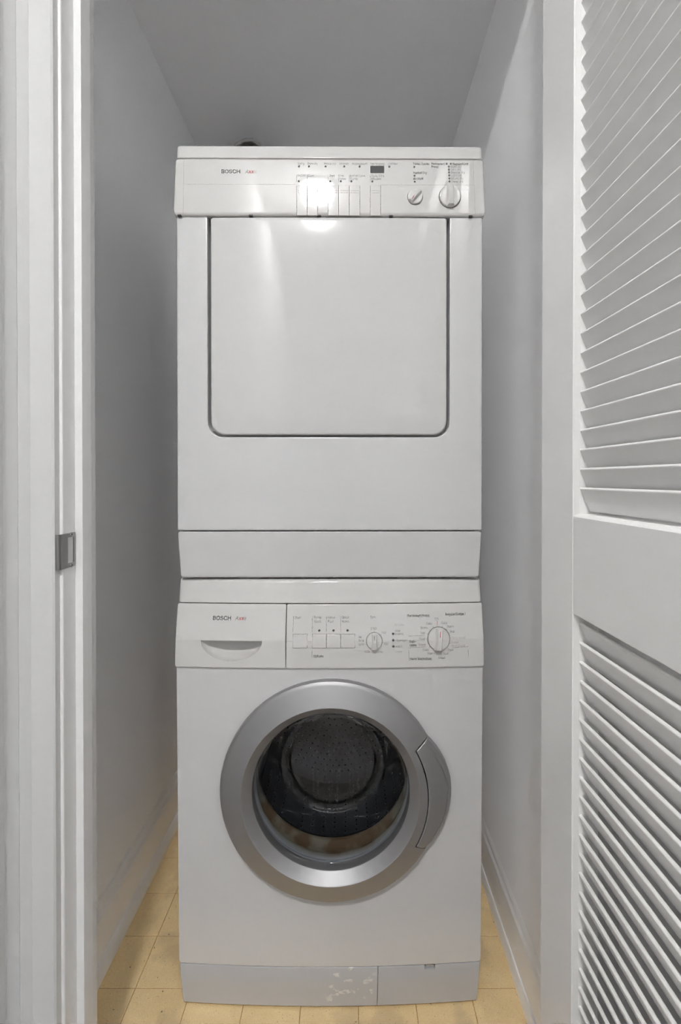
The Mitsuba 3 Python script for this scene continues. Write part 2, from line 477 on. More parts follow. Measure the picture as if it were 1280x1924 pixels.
class Panel:
    """Lettering and small pieces laid on a machine's front surface y = S(x, z)."""

    def __init__(self, S, D, top):
        self.S, self.D, self.top = S, D, top

    def at(self, px, py):
        return on(px, py, self.D)

    def k(self):
        return self.D / F

    def text(self, s, x0, x1, yc, cap, mat='m_ink', bold=False, skew=0.0):
        """s between the photograph's columns x0 and x1, capitals centred on row yc."""
        m = text_mesh(s, cap * self.k(), 0.0002, bold)
        v = np.array(m.vertices)
        (a0, b), (a1, _) = self.at(x0, yc + cap / 2), self.at(x1, yc + cap / 2)
        lo, hi = v[:, 0].min(), v[:, 0].max()
        v[:, 0] = a0 + (v[:, 0] - lo) / (hi - lo) * (a1 - a0) + skew * v[:, 1]
        v[:, 1] += b
        v[:, 2] += 0.00005
        m.vertices = v
        part(self.top + '__lettering', wrap(m, self.S), mat, False)

    def mid(self, s, xc, yc, cap, mat='m_ink', bold=False, w=None):
        w = w or len(s) * cap * (0.60 if bold else 0.56)
        self.text(s, xc - w / 2, xc + w / 2, yc, cap, mat, bold)

    def line(self, x0, y0, x1, y1, w=0.6, mat='m_greyink', name='printed_line', t=0.0002):
        (a0, b0), (a1, b1) = self.at(x0, y0), self.at(x1, y1)
        d = np.array([a1 - a0, b1 - b0])
        n = np.array([-d[1], d[0]]) / np.linalg.norm(d) * w * self.k() / 2
        m = prism(Polygon([(a0 - n[0], b0 - n[1]), (a1 - n[0], b1 - n[1]), (a1 + n[0], b1 + n[1]), (a0 + n[0], b0 + n[1])]), 0.00003, t)
        part(self.top + '__' + name, wrap(m, self.S), mat, False)

    def dot(self, px, py, r=2.0, mat='m_ink'):
        a, b = self.at(px, py)
        r *= self.k()
        m = revolve([(1e-4, 0), (r, 0), (r * 0.9, 0.0004), (1e-4, 0.0005)], 20)
        m.apply_translation((a, b, 0))
        part(self.top + '__indicator', wrap(m, self.S), mat, 30)

    def plate(self, x0, x1, y0, y1, t0, t1, mat, name, b=0.0004, r=0.0006):
        """A raised plate with rounded edges between rows y0 (upper) and y1."""
        (a0, bt), (a1, bb) = self.at(x0, y0), self.at(x1, y1)
        L = []
        for ins, t in ((0, t0), (0, t1 - b), (b * 0.3, t1 - b * 0.3), (b, t1)):
            q = rrect(a0 + ins, a1 - ins, bb + ins, bt - ins, r, 4)
            L.append(np.column_stack([q[:, 0], q[:, 1], np.full(len(q), t)]))
        return part(name, wrap(loft(L), self.S), mat, 30)

    def dial(self, px, py, r, deg, name, hgt=0.007, mark_mat='m_redink'):
        """A round knob with a raised grip across it, its mark at the grip's end."""
        a, b = self.at(px, py)
        R = r * self.k()
        base = revolve([(1e-4, 0), (R, 0), (R, hgt * 0.45), (R * 0.965, hgt * 0.56), (R * 0.9, hgt * 0.60), (1e-4, hgt * 0.60)], 56)
        g0 = []
        for s, w0, w1, t in ((1, 0.30, 0.22, hgt * 1.55), ):
            for bb, ww, tt in ((R * 0.97, 0.26, hgt * 0.62), (R * 0.90, 0.22, hgt * 1.35), (0.0, 0.17, hgt * 1.6), (-R * 0.90, 0.24, hgt * 1.35), (-R * 0.97, 0.30, hgt * 0.62)):
                g0 += [(-R * ww, bb, tt), (R * ww, bb, tt)]
            for bb, ww in ((R * 0.97, 0.36), (0, 0.30), (-R * 0.97, 0.42)):
                g0 += [(-R * ww, bb, hgt * 0.4), (R * ww, bb, hgt * 0.4)]
        grip = trimesh.convex.convex_hull(np.array(g0))
        mark = prism(Polygon([(-0.0004, R * 0.30), (0.0004, R * 0.30), (0.0004, R * 0.78), (-0.0004, R * 0.78)]), hgt * 1.3, hgt * 1.60)
        rot = trimesh.transformations.rotation_matrix(math.radians(deg), (0, 0, 1))
        ring = revolve([(R * 1.0, 0.0), (R * 1.075, 0.0), (R * 1.075, 0.0003), (R * 1.0, 0.0003)], 56)  # flat grey ring painted as the shade in the gap round the knob
        out = []
        for m in (cat([base, grip]), mark, ring):
            m = m.copy()
            m.apply_transform(rot)
            m.apply_translation((a, b, 0))
            out.append(wrap(m, self.S))
        key = part(name, out[0], 'm_panel', 25)
        if mark_mat:
            add(key + '__pointer_mark', out[1], mark_mat, False, to_world=YAW)
        add(key + '__rim_gap_shade', out[2], 'm_greyink', False, to_world=YAW)
        return key


HB = 0.2975                                         # half the cabinet's width
HP = 0.299
YBACK = 1.545

# ---- dryer
thing('dryer', 'white tumble dryer with a large square door, stacked on top of the washing machine', 'dryer')
DY = 0.945
zd_lid1, zd_lid0 = on(620, 273, 0.9372)[1], on(620, 298, 0.935)[1]
zd_pb = on(620, 404.5, 0.9385)[1]
zd_f0 = on(620, 997, DY)[1]
zd_k1, zd_k0 = on(620, 999, DY)[1], on(620, 1085.5, 0.953)[1]
lid = round_poly([(0.9372, zd_lid1), (0.9357, zd_lid0 + 0.0008), (YBACK, zd_lid0 + 0.0008), (YBACK, zd_lid1)], [0.006, 0.002, 0.002, 0.004])



def S_dry(x, z):
    t = (zd_lid0 - 0.0006 - z) / (zd_lid0 - zd_pb - 0.0046)
    return 0.9359 + (0.9385 - 0.9359) * np.clip(t, 0, 1.0)


pan = round_poly([(0.9359, zd_lid0 - 0.0006), (0.9385, zd_pb + 0.004), (0.9410, zd_pb), (0.985, zd_pb), (0.985, zd_lid0 - 0.0006)], [0.002, 0.004, 0.003, 0, 0])


def narrow(m, z0, z1, w0, w1):
    """Scales a piece of half width HP to half width w0 at z0 and w1 at z1."""
    v = np.array(m.vertices)
    w = w0 + (w1 - w0) * np.clip((v[:, 2] - z0) / (z1 - z0), 0, 1)
    v[:, 0] = MX + (v[:, 0] - MX) * w / HP
    m.vertices = v
    return m


part('dryer__top_lid', narrow(extrude_x(lid, MX - HP, MX + HP, ends=0.006), zd_lid0, zd_lid1, 0.2950, 0.2935), 'm_panel')
part('dryer__control_panel', narrow(extrude_x(pan, MX - HP, MX + HP, ends=0.005), zd_pb, zd_lid0, 0.3010, 0.2950), 'm_panel')
P = Panel(S_dry, 0.9365, 'dryer__control_panel')

# cabinet with the recess that the door sits in
rx0, rz0 = on(390.5, 821.5, DY)
rx1, rz1 = on(846, 400, DY)
zt = zd_lid0 - 0.001
zb = zd_f0
ring = lambda ins, r: rrect(MX - HB + ins, MX + HB - ins, zb + ins, zt - ins, r, 10)
rec = lambda o, r: rrect(rx0 + o, rx1 - o, rz0 + o, rz1 - o * 0.2, (r - o, r - o, 0.006, 0.006), 10)
R0 = 0.030
cab = loft([loop3(ring(0, 0.003), YBACK), loop3(ring(0, 0.003), DY + 0.004), loop3(ring(0.0012, 0.003), DY + 0.0012), loop3(ring(0.004, 0.003), DY),
            loop3(rec(-0.0022, R0), DY), loop3(rec(-0.0008, R0), DY + 0.0005), loop3(rec(0.0002, R0), DY + 0.0020), loop3(rec(0.0004, R0), DY + 0.006), loop3(rec(0.0004, R0), DY + 0.034)])
cab = unmani(mani(cab).trim_by_plane((0, 0, -1), -(zd_pb - 0.0004)))
part('dryer__cabinet', cab, 'm_enamel', 30)
part('dryer__cabinet_shell', box(MX - HB + 0.004, MX + HB - 0.004, 0.9855, YBACK - 0.005, zd_pb, zd_lid0), 'm_enamel', False)
# door
dx0, dz0 = on(396, 817, DY - 0.003)
dx1, dz1 = on(841, 407.5, DY - 0.003)
dl = lambda i, r=0.0265: rrect(dx0 + i, dx1 - i, dz0 + i, dz1 - i, (r, r, 0.005, 0.005), 12, 24)
yf = DY - 0.0015
c = np.array([(dx0 + dx1) / 2, (dz0 + dz1) / 2])


def door_loop(xz, y):
    """The door is bowed from side to side, and its lower edge curls back a little."""
    u = np.abs(xz[:, 0] - c[0]) / (dx1 - c[0])
    w = np.clip((dz0 + 0.05 - xz[:, 1]) / 0.05, 0, 1)
    return loop3(xz, y - 0.0022 * (1 - u ** 2.4) + 0.0022 * w ** 2)


loops = [door_loop(dl(0.002), DY + 0.026), door_loop(dl(0.0005), yf + 0.009), door_loop(dl(0), yf + 0.006), door_loop(dl(0.0004), yf + 0.0022), door_loop(dl(0.0014), yf + 0.0006), door_loop(dl(0.0030), yf)]
base = dl(0.0030)
for q in np.linspace(0.97, 0.03, 22):
    loops.append(door_loop(c + (base - c) * q, yf))
part('dryer__door', loft(loops), 'm_doorwhite', 40)
# door seal lip seen under the door's lower edge
# kick plate
kp = round_poly([(DY + 0.0005, zd_k1), (0.9525, zd_k0), (0.975, zd_k0), (0.975, zd_k1)], [0.0015, 0.005, 0, 0])


def taper_x(m, z_hi, z_lo, dx):
    m = m.copy()
    v = np.array(m.vertices)
    t = np.clip((z_hi - v[:, 2]) / (z_hi - z_lo), 0, 1)
    v[:, 0] = MX + (v[:, 0] - MX) * (1 - dx / HB * t)
    m.vertices = v
    return m


part('dryer__kick_plate', taper_x(extrude_x(kp, MX - HB + 0.0015, MX + HB - 0.0015, ends=0.004), zd_k1, zd_k0, 0.0035), 'm_enamel')
part('dryer__base', box(MX - HB + 0.01, MX + HB - 0.01, 0.976, YBACK - 0.01, zd_k0, zb), 'm_enamel', False)
# little dark clips along the panel's lower edge
for px in (338, 472, 600, 735, 885):
    a, b = on(px, 405.5, 0.9415)
    part('dryer__clip', box(a - 0.0035, a + 0.0035, 0.9395, 0.9445, b - 0.0018, b + 0.0006), 'm_black', False, 'small dark clip')
# buttons: six tall flaps on dark plates that paint the shade between them
XB = [557.5, 577.2, 596.8, 616.7, 636.4, 656.4, 676.3, 696.0, 715.8]
for x0, x1 in ((XB[0], XB[2]), (XB[3], XB[6]), (XB[7], XB[8])):
    P.plate(x0 - 0.3, x1 + 0.3, 348, 404, 0.00002, 0.0003, 'm_greyink', 'dryer__control_panel__button_gap_shade', 0.0001, 0.0002)
P.line(XB[2], 348, XB[2], 404.5, 0.7, 'm_greyink', 'button_gap_shade')
for i in (0, 1, 3, 4, 5, 7):
    k = P.plate(XB[i] + 0.45, XB[i + 1] - 0.45, 348.4, 404, 0.0001, 0.0010, 'm_panel', 'dryer__button', 0.0003, 0.0003)
    S1 = Panel(lambda x, z: S_dry(x, z) - 0.0010, 0.9370, k)
    for yy in (358.4, 362.4):
        S1.line(XB[i] + 2.2, yy, XB[i + 1] - 2.2, yy, 1.0, 'm_paleink', 'groove')
# panel seams
for (x0, y0, x1, y1) in ((346.5, 299.5, 343.8, 403), (889.5, 300.5, 894.5, 403), (346.5, 299.5, 889.5, 300.5)):
    P.line(x0, y0, x1, y1, 0.55, 'm_paleink', 'seam')
P.line(343.8, 346.5, 557, 346.5, 0.4, 'm_paleink', 'seam')
P.line(716, 346.5, 892, 346.5, 0.4, 'm_paleink', 'seam')
P.text('BOSCH', 416.5, 451.5, 322.7, 6.6, 'm_ink', True)
for s, x0, x1, mt, bd in (('A', 461.0, 466.3, 'm_greyink', False), ('xx', 466.6, 476.6, 'm_redink', True), ('is', 477.2, 482.0, 'm_paleink', False)):
    P.text(s, x0, x1, 322.9, 6.4, mt, bd, 0.25)
cp = 3.9
for s, x0, x1, dx in (('Drying', 559.3, 572, 562), ('Damp dry', 578, 597, 580.7), ('Regular dry', 609.2, 631.6, 612), ('Extra dry', 638.2, 655.3, 647), ('Anticrease/end', 661.5, 690.2, 675.8),
                      ('Time remaining', 695.2, 722.3, None), ('Lint Filter', 729.5, 747.2, 731.8)):
    P.text(s, x0, x1, 307.7, cp, 'm_greyink')
    if dx:
        P.dot(dx, 313, 1.9)
P.plate(696, 722, 311.6, 325, 0.00002, 0.0006, 'm_display', 'dryer__display', 0.0002, 0.001)
for x in (557.5, 577.3, 616.7, 636.4, 656.5, 696):
    P.line(x, 328, x, 342, 0.6)
for s, x0, x1, y in (('On/Off', 559, 574, 330), ('Door', 579, 590.2, 330), ('Start', 619, 629.6, 330), ('Deli-', 638.3, 648.2, 330), ('cates', 638.3, 650, 335.5), ('End of Cycle', 658, 686.2, 330),
                     ('Signal', 658, 672, 335.5), ('Cycle Time', 697.6, 722, 330.2), ('Minutes', 697.6, 716, 335.5)):
    P.text(s, x0, x1, y, cp, 'm_greyink')
for x in (561.5, 620.8, 640.5, 660.3, 699.9):
    P.dot(x, 340.3, 1.9)
for s, x0, x1, y in (('Timed Cycles', 776.3, 807, 307.5), ('Permanent', 810.9, 836.2, 307.5), ('Press', 810.9, 824, 313), ('Regular/Cott.', 850.8, 881.2, 307.5), ('Heated Dry', 776.8, 802.5, 324.2), ('Air Fluff', 776.8, 796, 335.2)):
    P.text(s, x0, x1, y, cp, 'm_ink', True)
for x, y in ((778.7, 313.2), (839.6, 307.2), (847.3, 307.2), (779.2, 329.6), (779.7, 340.6)):
    P.dot(x, y, 1.8)
for k, (s, w) in enumerate((('Extra dry', 19.8), ('Very dry', 18.5), ('Regular dry', 26.3), ('Light dry', 20.2), ('Econo dry', 22.8), ('Damp dry', 22.5))):
    y = 312.4 + 5.5 * k
    P.dot(843.7 + 0.3 * k, y, 1.8)
    P.text(s, 847.6 + 0.25 * k, 847.6 + 0.25 * k + w, y, cp, 'm_greyink')
P.dial(780.4, 369, 13.8, -40 + 180, 'dryer__dial')
P.dial(846, 368.6, 19.6, 2, 'dryer__dial', 0.008, None)

# ---- washer
thing('washing_machine', 'white front-loading washing machine with a silver porthole, standing on the tiled floor', 'washing machine')
W = 'washing_machine__'
BUL = 0.010
bul = lambda x: -BUL * (1 - ((x - MX) / HB) ** 2)
zw_l1, zw_l0 = on(620, 1089, 0.953)[1], on(620, 1134, 0.943)[1]
zw_p1, zw_cr, zw_p0 = on(620, 1135.5, 0.943)[1], on(620, 1204, 0.928)[1], on(620, 1257.5, 0.926)[1]
zw_f1, zw_f0 = on(620, 1259, 0.931)[1], on(620, 1817.5, 0.942)[1]
zw_k1, zw_k0 = on(620, 1819.5, 0.942)[1], on(620, 1896.5, 0.951)[1]
YL = 0.963
lidp = round_poly([(YL, zw_l1), (0.953, zw_l0), (YBACK, zw_l0), (YBACK, zw_l1)], [0.007, 0.002, 0.002, 0.004])
part(W + 'top_lid', extrude_x(lidp, MX - HP, MX + HP, bul, ends=0.007), 'm_panel')


def prof_w(z):
    return np.interp(z, [zw_p0, zw_cr, zw_p1], [0.9363, 0.9378, 0.9530])


def S_w(x, z):
    return prof_w(z) + bul(x)


pw = round_poly([(0.9530, zw_p1), (0.9378, zw_cr), (0.9363, zw_p0), (0.985, zw_p0), (0.985, zw_p1)], [0.0015, 0.0012, 0.0035, 0, 0])
XS = on(537, 1200, 0.929)[0]
part(W + 'control_panel', extrude_x(pw, XS + 0.0006, MX + HP, bul, ends=0.0025), 'm_panel')
drawer = extrude_x(pw, MX - HP, XS - 0.0006, bul, ends=0.0025, n=30)
hc = on(434.4, 1203.8, 0.930)
sc = trimesh.creation.icosphere(4, 1.0)
kx, kz = 58.5 * 0.93 / F, 38 * 0.93 / F
sc.apply_scale((kx, 0.040, kz))
scm = mani(sc)
scm = scm.trim_by_plane((0, 0, -1), 0.0)
scm = scm.translate((hc[0], float(S_w(hc[0], hc[1])) + 0.0, hc[1] - 0.0005))
dm = unmani(mani(drawer) - scm)
part(W + 'detergent_drawer', dm, 'm_panel', 25)
# cabinet: the bulged front with the round opening, and the box behind it
LEAN = 0.0105


def S_f(x, z):
    return 0.9415 + LEAN * (zw_f1 - z) / (zw_f1 - zw_f0) + bul(x)


fp = [(0.9415, zw_f1 + 0.012), (0.9415, zw_f1), (0.9415 + LEAN, zw_f0), (0.985, zw_f0), (0.985, zw_f1 + 0.012)]
fp = round_poly(fp, [0, 0, 0.002, 0, 0])
fm = extrude_x(fp, MX - HB, MX + HB, bul, ends=0.005, n=48)
C = on(621.7, 1489.5, 0.918)
DOOR_C = C
cyl = trimesh.creation.cylinder(0.172, 0.3, sections=96)
cyl.apply_transform(trimesh.transformations.rotation_matrix(math.pi / 2, (1, 0, 0)))
cyl.apply_translation((C[0], 0.95, C[1]))
part(W + 'cabinet', unmani(mani(fm) - mani(cyl)), 'm_enamel', 25)
part(W + 'cabinet_shell', cat([box(MX - HB, MX - HB + 0.004, 0.98, YBACK, 0.02, zw_l0), box(MX + HB - 0.004, MX + HB, 0.98, YBACK, 0.02, zw_l0), box(MX - HB, MX + HB, YBACK - 0.004, YBACK, 0.02, zw_l0)]), 'm_enamel', False)
# kick plate in two pieces: the long fixed plate and the service flap on the right
kw = round_poly([(0.9535, zw_k1), (0.9545, zw_k1 - 0.028), (0.9645, zw_k0), (0.990, zw_k0), (0.990, zw_k1)], [0.002, 0.01, 0.005, 0, 0])
XK = on(710.5, 1850, 0.946)[0]
part(W + 'kick_plate', taper_x(extrude_x(kw, MX - HB + 0.001, XK - 0.0004, bul, ends=0.0012, n=32), zw_k1, zw_k0, 0.0035), 'm_kick')
flap = extrude_x(kw, XK + 0.0004, MX + HB - 0.001, bul, ends=0.0012, n=20)
la = on(809, 1817, 0.945)
nb = box(la[0] - 0.0105, la[0] + 0.0105, 0.90, 0.962, zw_k1 - 0.0085, zw_k1 + 0.01)
flap = unmani(mani(flap) - mani(nb))
part(W + 'service_flap', taper_x(flap, zw_k1, zw_k0, 0.0035), 'm_kick', 25)
part(W + 'service_flap__latch', box(la[0] - 0.008, la[0] + 0.008, 0.951, 0.958, zw_k1 - 0.0075, zw_k1 - 0.0025), 'm_greyplastic', False, 'grey latch')
part(W + 'underside_shade', box(MX - HB + 0.02, MX + HB - 0.02, 0.990, 0.995, 0.001, zw_k0 + 0.02), 'm_black', False)  # black strip standing in for the shade under the kick plate
for sx in (-1, 1):
    for yy in (1.03, 1.49):
        ft = revolve([(1e-4, 0), (0.02, 0), (0.02, 0.006), (0.006, 0.01), (0.006, 0.03), (1e-4, 0.03)], 20)
        ft.apply_translation((MX + sx * 0.25, yy, 0.0012))
        part(W + 'foot', ft, 'm_black', 30)
# porthole: local (a, b, t), t towards the room
YW = float(S_f(C[0], C[1]))
port = lambda m: wrap(m.copy().apply_translation((C[0], C[1], 0)), lambda x, z: np.full(len(x), YW))
ringp = [(0.174, 0.0), (0.2090, 0.0), (0.2118, 0.004), (0.2120, 0.0120), (0.2108, 0.0155), (0.2080, 0.0178), (0.2040, 0.0196), (0.1695, 0.0325), (0.1680, 0.0329), (0.1664, 0.0320), (0.1512, 0.0165),
         (0.1500, 0.0140), (0.1500, -0.004), (0.174, -0.004)]
ringm = revolve(ringp, 180)
k0 = 0.921 / F


def hp(px, py):
    return ((px - 621.7) * k0, (1489.5 - py) * k0)


def arc3(p, q, r_, n):
    """Circle arc through three points."""
    (x1, y1), (x2, y2), (x3, y3) = p, q, r_
    d = 2 * (x1 * (y2 - y3) + x2 * (y3 - y1) + x3 * (y1 - y2))
    ux = ((x1**2 + y1**2) * (y2 - y3) + (x2**2 + y2**2) * (y3 - y1) + (x3**2 + y3**2) * (y1 - y2)) / d
    uy = ((x1**2 + y1**2) * (x3 - x2) + (x2**2 + y2**2) * (x1 - x3) + (x3**2 + y3**2) * (x2 - x1)) / d
    R = math.hypot(x1 - ux, y1 - uy)
    a0, a1, a2 = (math.atan2(y - uy, x - ux) for x, y in (p, q, r_))
    return [(ux + R * math.cos(t), uy + R * math.sin(t)) for t in np.linspace(a0, a2, n)]


outer = arc3(hp(803, 1387), hp(851, 1489), hp(801, 1596), 48)
inner = arc3(hp(781.5, 1586), hp(804.5, 1492), hp(781, 1406), 40)
hpoly = Polygon(outer + inner).buffer(0.0012).buffer(-0.0012)
gap = hpoly.buffer(0.0016)
cut = prism(gap, 0.004, 0.05)
ringc = unmani(mani(ringm) - mani(cut))
part(W + 'door_ring', port(ringc), 'm_silver', 30, 'silver door ring')
disc = Point(0, 0).buffer(0.2112, 96)
part(W + 'handle_gap_shade', port(prism(gap.intersection(disc), 0.0032, 0.0072)), 'm_black', False)  # black backing plate paints the shade in the gap round the handle
hm = prism(hpoly.buffer(-0.0002), 0.001, 0.03)
hm = hm.subdivide_to_size(0.0035, max_iter=12)
hm.merge_vertices()
v = np.array(hm.vertices)
from shapely import points, distance
dist = distance(hpoly.exterior, points(v[:, :2]))
rr = np.hypot(v[:, 0], v[:, 1])
th = np.arctan2(v[:, 1], v[:, 0])
outed = distance(__import__('shapely').LineString(outer), points(v[:, :2]))
topt = 0.0335 - 0.30 * (rr - 0.168) - 0.006 * np.clip(1 - outed / 0.012, 0, 1) ** 2 - 0.0018 * np.clip(1 - dist / 0.002, 0, 1) ** 2
v[:, 2] = np.where(v[:, 2] > 0.0299, topt, 0.001 + (v[:, 2] - 0.001) / 0.029 * (topt - 0.001))
hm.vertices = v
part(W + 'handle', port(hm), 'm_silver', 40, 'grey door handle')
ridge = arc3(hp(812, 1415), hp(842.5, 1489), hp(812.5, 1576), 40)
rp = __import__('shapely').LineString(ridge).buffer(0.00055, cap_style=2)
rm = prism(rp, 0, 0.001).subdivide_to_size(0.004)
v = np.array(rm.vertices)
rr = np.hypot(v[:, 0], v[:, 1])
outed = distance(__import__('shapely').LineString(outer), points(v[:, :2]))
v[:, 2] = v[:, 2] * 0.7 + 0.0335 - 0.30 * (rr - 0.168) - 0.006 * np.clip(1 - outed / 0.012, 0, 1) ** 2 - 0.0002
rm.vertices = v
add(W + 'handle__ridge', port(rm), 'm_chrome', False, to_world=YAW)
# glass bowl, closed shell 5 mm thick
sw = [(0.1496, 0.0065), (0.1450, 0.0050), (0.1405, -0.002), (0.1370, -0.012), (0.1300, -0.032), (0.1080, -0.078)]
part(W + 'door_glass', port(revolve(sw, 128, False)), 'm_dimmed_glass', 50)
tor = [(0.1015 + 0.0075 * math.cos(t), -0.0850 + 0.0085 * math.sin(t)) for t in np.linspace(math.radians(-120), math.radians(150), 22)]
lens = [(1e-4, -0.0905), (0.088, -0.0900)] + tor[::-1][:] + [(0.092, -0.0955), (0.080, -0.0965), (1e-4, -0.0960)]
add(W + 'door_glass__bowl_end', port(revolve(lens, 128)), 'm_glass', 50, to_world=YAW)
# water droplets that run down the inner side of the bowl's end
drop = []
for px, y0, y1 in ((586, 1441, 1503), (594.5, 1443, 1504), (608, 1446, 1478), (616, 1470, 1512), (621.5, 1449, 1490), (631, 1448, 1510), (634.5, 1447, 1462), (655, 1446, 1498), (661, 1445, 1506), (669, 1444, 1484), (673, 1458, 1494), (686, 1437, 1474), (681, 1439, 1452),
                   (616, 1400, 1418), (625, 1399, 1418), (633, 1404, 1418), (640, 1404, 1416), (653, 1398, 1416), (662, 1404, 1412), (592, 1411, 1413), (674, 1404, 1406)):
    y = y0
    while y < y1:
        q = rng.uniform(0.0008, 0.0019)
        m = trimesh.creation.icosphere(2, 1.0)
        m.apply_scale((q, q * rng.uniform(1.0, 1.7), 0.0009))
        m.apply_translation(((px + rng.uniform(-1.2, 1.2) - 622.5) * 1.035 / F, (1424 - y) * 1.035 / F, -0.0972))
        drop.append(m)
        y += rng.uniform(4.0, 7.5)
add(W + 'door_glass__water_droplet', port(cat(drop)), 'm_glass', True, kind='stuff', to_world=YAW)
# rubber gasket
gk = [(0.171, -0.002), (0.158, -0.002), (0.1530, -0.005), (0.1515, -0.010), (0.1530, -0.014), (0.1560, -0.016), (0.1530, -0.019), (0.1500, -0.023), (0.1500, -0.029), (0.1540, -0.033), (0.1640, -0.040), (0.1680, -0.052),
      (0.1650, -0.064), (0.1590, -0.071), (0.1570, -0.078), (0.1620, -0.086), (0.1760, -0.090), (0.2000, -0.092), (0.2000, -0.096), (0.1760, -0.0955)]
gk += [(0.180, -0.094), (0.185, -0.06), (0.180, -0.02)]
part(W + 'gasket', port(revolve(gk, 128)), 'm_gasket', 50, 'grey rubber door gasket, stained brown at the bottom')
dp = [(0.168, -0.100), (0.172, -0.098), (0.200, -0.100), (0.226, -0.106), (0.235, -0.118), (0.237, -0.150), (0.237, -0.36), (0.230, -0.376), (0.200, -0.382), (0.120, -0.379), (0.06, -0.386), (1e-4, -0.388),
      (1e-4, -0.392), (0.242, -0.392), (0.242, -0.104), (0.200, -0.103)]
part(W + 'drum', port(revolve(dp, 128)), 'm_steel', 40, 'perforated steel drum')
hol, gl = [], []
for r_ in np.arange(0.045, 0.20, 0.0155):
    nn = int(2 * math.pi * r_ / 0.0165)
    for i in range(nn):
        t = 2 * math.pi * i / nn
        d_ = np.interp(r_, [0, 0.06, 0.12, 0.2, 0.23], [-0.388, -0.386, -0.379, -0.382, -0.376])
        m = revolve([(1e-4, 0), (0.0026, 0), (0.0022, 0.0008), (1e-4, 0.0008)], 8)
        m.apply_translation((r_ * math.cos(t), r_ * math.sin(t), d_))
        hol.append(m)
for i in range(56):
    t = 2 * math.pi * i / 56
    if i % 19 == 0:
        continue
    for d_ in np.arange(-0.14, -0.36, -0.016):
        m = revolve([(1e-4, 0), (0.0026, 0), (0.0022, 0.0008), (1e-4, 0.0008)], 8)
        m.apply_transform(trimesh.transformations.rotation_matrix(-math.pi / 2, (0, 1, 0)))
        m.apply_translation((0.2372, 0, d_))
        m.apply_transform(trimesh.transformations.rotation_matrix(t, (0, 0, 1)))
        hol.append(m)
        m = revolve([(0.0026, 0), (0.0040, 0), (0.0036, 0.0009), (0.0028, 0.0008)], 10)
        m.apply_transform(trimesh.transformations.rotation_matrix(-math.pi / 2, (0, 1, 0)))
        m.apply_translation((0.2372, 0, d_))
        m.apply_transform(trimesh.transformations.rotation_matrix(t, (0, 0, 1)))
        gl.append(m)
add(W + 'drum__hole_rim', port(cat(gl)), 'm_chrome', 30, kind='stuff', to_world=YAW)
add(W + 'drum__perforation', port(cat(hol)), 'm_black', 30, kind='stuff', to_world=YAW)
for a in (math.pi / 2, math.pi * 7 / 6, -math.pi / 6):
    rb = loft([np.array([(-0.030, 0.238, d_), (-0.012, 0.205, d_), (0.0, 0.198, d_), (0.012, 0.205, d_), (0.030, 0.238, d_)]) for d_ in (-0.125, -0.37)])
    rb.apply_transform(trimesh.transformations.rotation_matrix(a - math.pi / 2, (0, 0, 1)))
    add(numbered(W + 'drum__paddle'), port(rb), 'm_steel', 25, to_world=YAW)

# washer panel print and controls
Q = Panel(S_w, 0.9300, W + 'control_panel')
QD = Panel(S_w, 0.9340, W + 'detergent_drawer')
QD.text('BOSCH', 398.3, 432.8, 1163, 7.2, 'm_ink', True)
for s, x0, x1, mt, bd in (('A', 440.5, 446.6, 'm_greyink', False), ('xx', 447.2, 456.6, 'm_redink', True), ('is', 457.0, 461.5, 'm_greyink', False)):
    QD.text(s, x0, x1, 1163, 6.6, mt, bd, 0.25)
Q.line(538.5, 1204.2, 550, 1204.2, 0.5, 'm_paleink', 'seam')
Q.line(578.5, 1204.2, 586.5, 1204.2, 0.5, 'm_paleink', 'seam')
cw = 4.6
Q.text('Start', 552.8, 565, 1162.5, cw, 'm_greyink')
for s, s2, x0, x1, x2 in (('Power', 'Wash', 589.4, 604.4, 602.8), ('Rinse', 'Plus', 616, 629.5, 626.5), ('Quick', 'Wash', 642.5, 656, 656)):
    Q.text(s, x0, x1, 1162, cw, 'm_greyink')
    Q.text(s2, x0, x2, 1169, cw, 'm_greyink')
Q.text('Spin', 696.2, 707, 1161.6, cw, 'm_greyink')
for x in (550.5, 586.6, 613.5, 640):
    Q.line(x, 1160, x, 1188, 0.6)
Q.line(586.6, 1221, 586.6, 1235, 0.6)
Q.text('Options', 589.4, 608.2, 1231.8, cw, 'm_ink', True)
for x in (600, 626.6, 653.2):
    Q.dot(x, 1185.3, 2.2)
Q.plate(550.2, 578.2, 1191.3, 1216.6, 0.00002, 0.0004, 'm_greyink', W + 'control_panel__button_gap_shade', 0.0001, 0.0005)  # dark plates paint the shade in the gaps round the buttons
Q.plate(586.8, 667.4, 1191.3, 1216.6, 0.00002, 0.0004, 'm_greyink', W + 'control_panel__button_gap_shade', 0.0001, 0.0005)
for x0, x1 in ((550.8, 577.6), (587.4, 613.2), (613.9, 639.9), (640.6, 666.8)):
    Q.plate(x0, x1, 1191.9, 1216, 0.0001, 0.0022, 'm_panel', W + 'button', 0.0006, 0.0010)
Q.dial(703.4, 1204, 14.6, 0, W + 'dial', 0.008, 'm_ink')
Q.dial(825.2, 1201.5, 20.4, -6, W + 'dial', 0.009)
for s, x, y in (('1000', 702, 1182), ('900', 721.6, 1189.6), ('800', 725.7, 1209.4), ('700', 714.3, 1224.5), ('600', 689.3, 1223.7)):
    Q.mid(s, x, y, cw - 0.2, 'm_greyink', w=2.8 * len(s))
for s, w, y in (('no', 6, 1196.6), ('final', 10, 1203), ('spin', 10, 1209.6)):
    Q.text(s, 674, 674 + w, y, cw - 0.2, 'm_greyink')
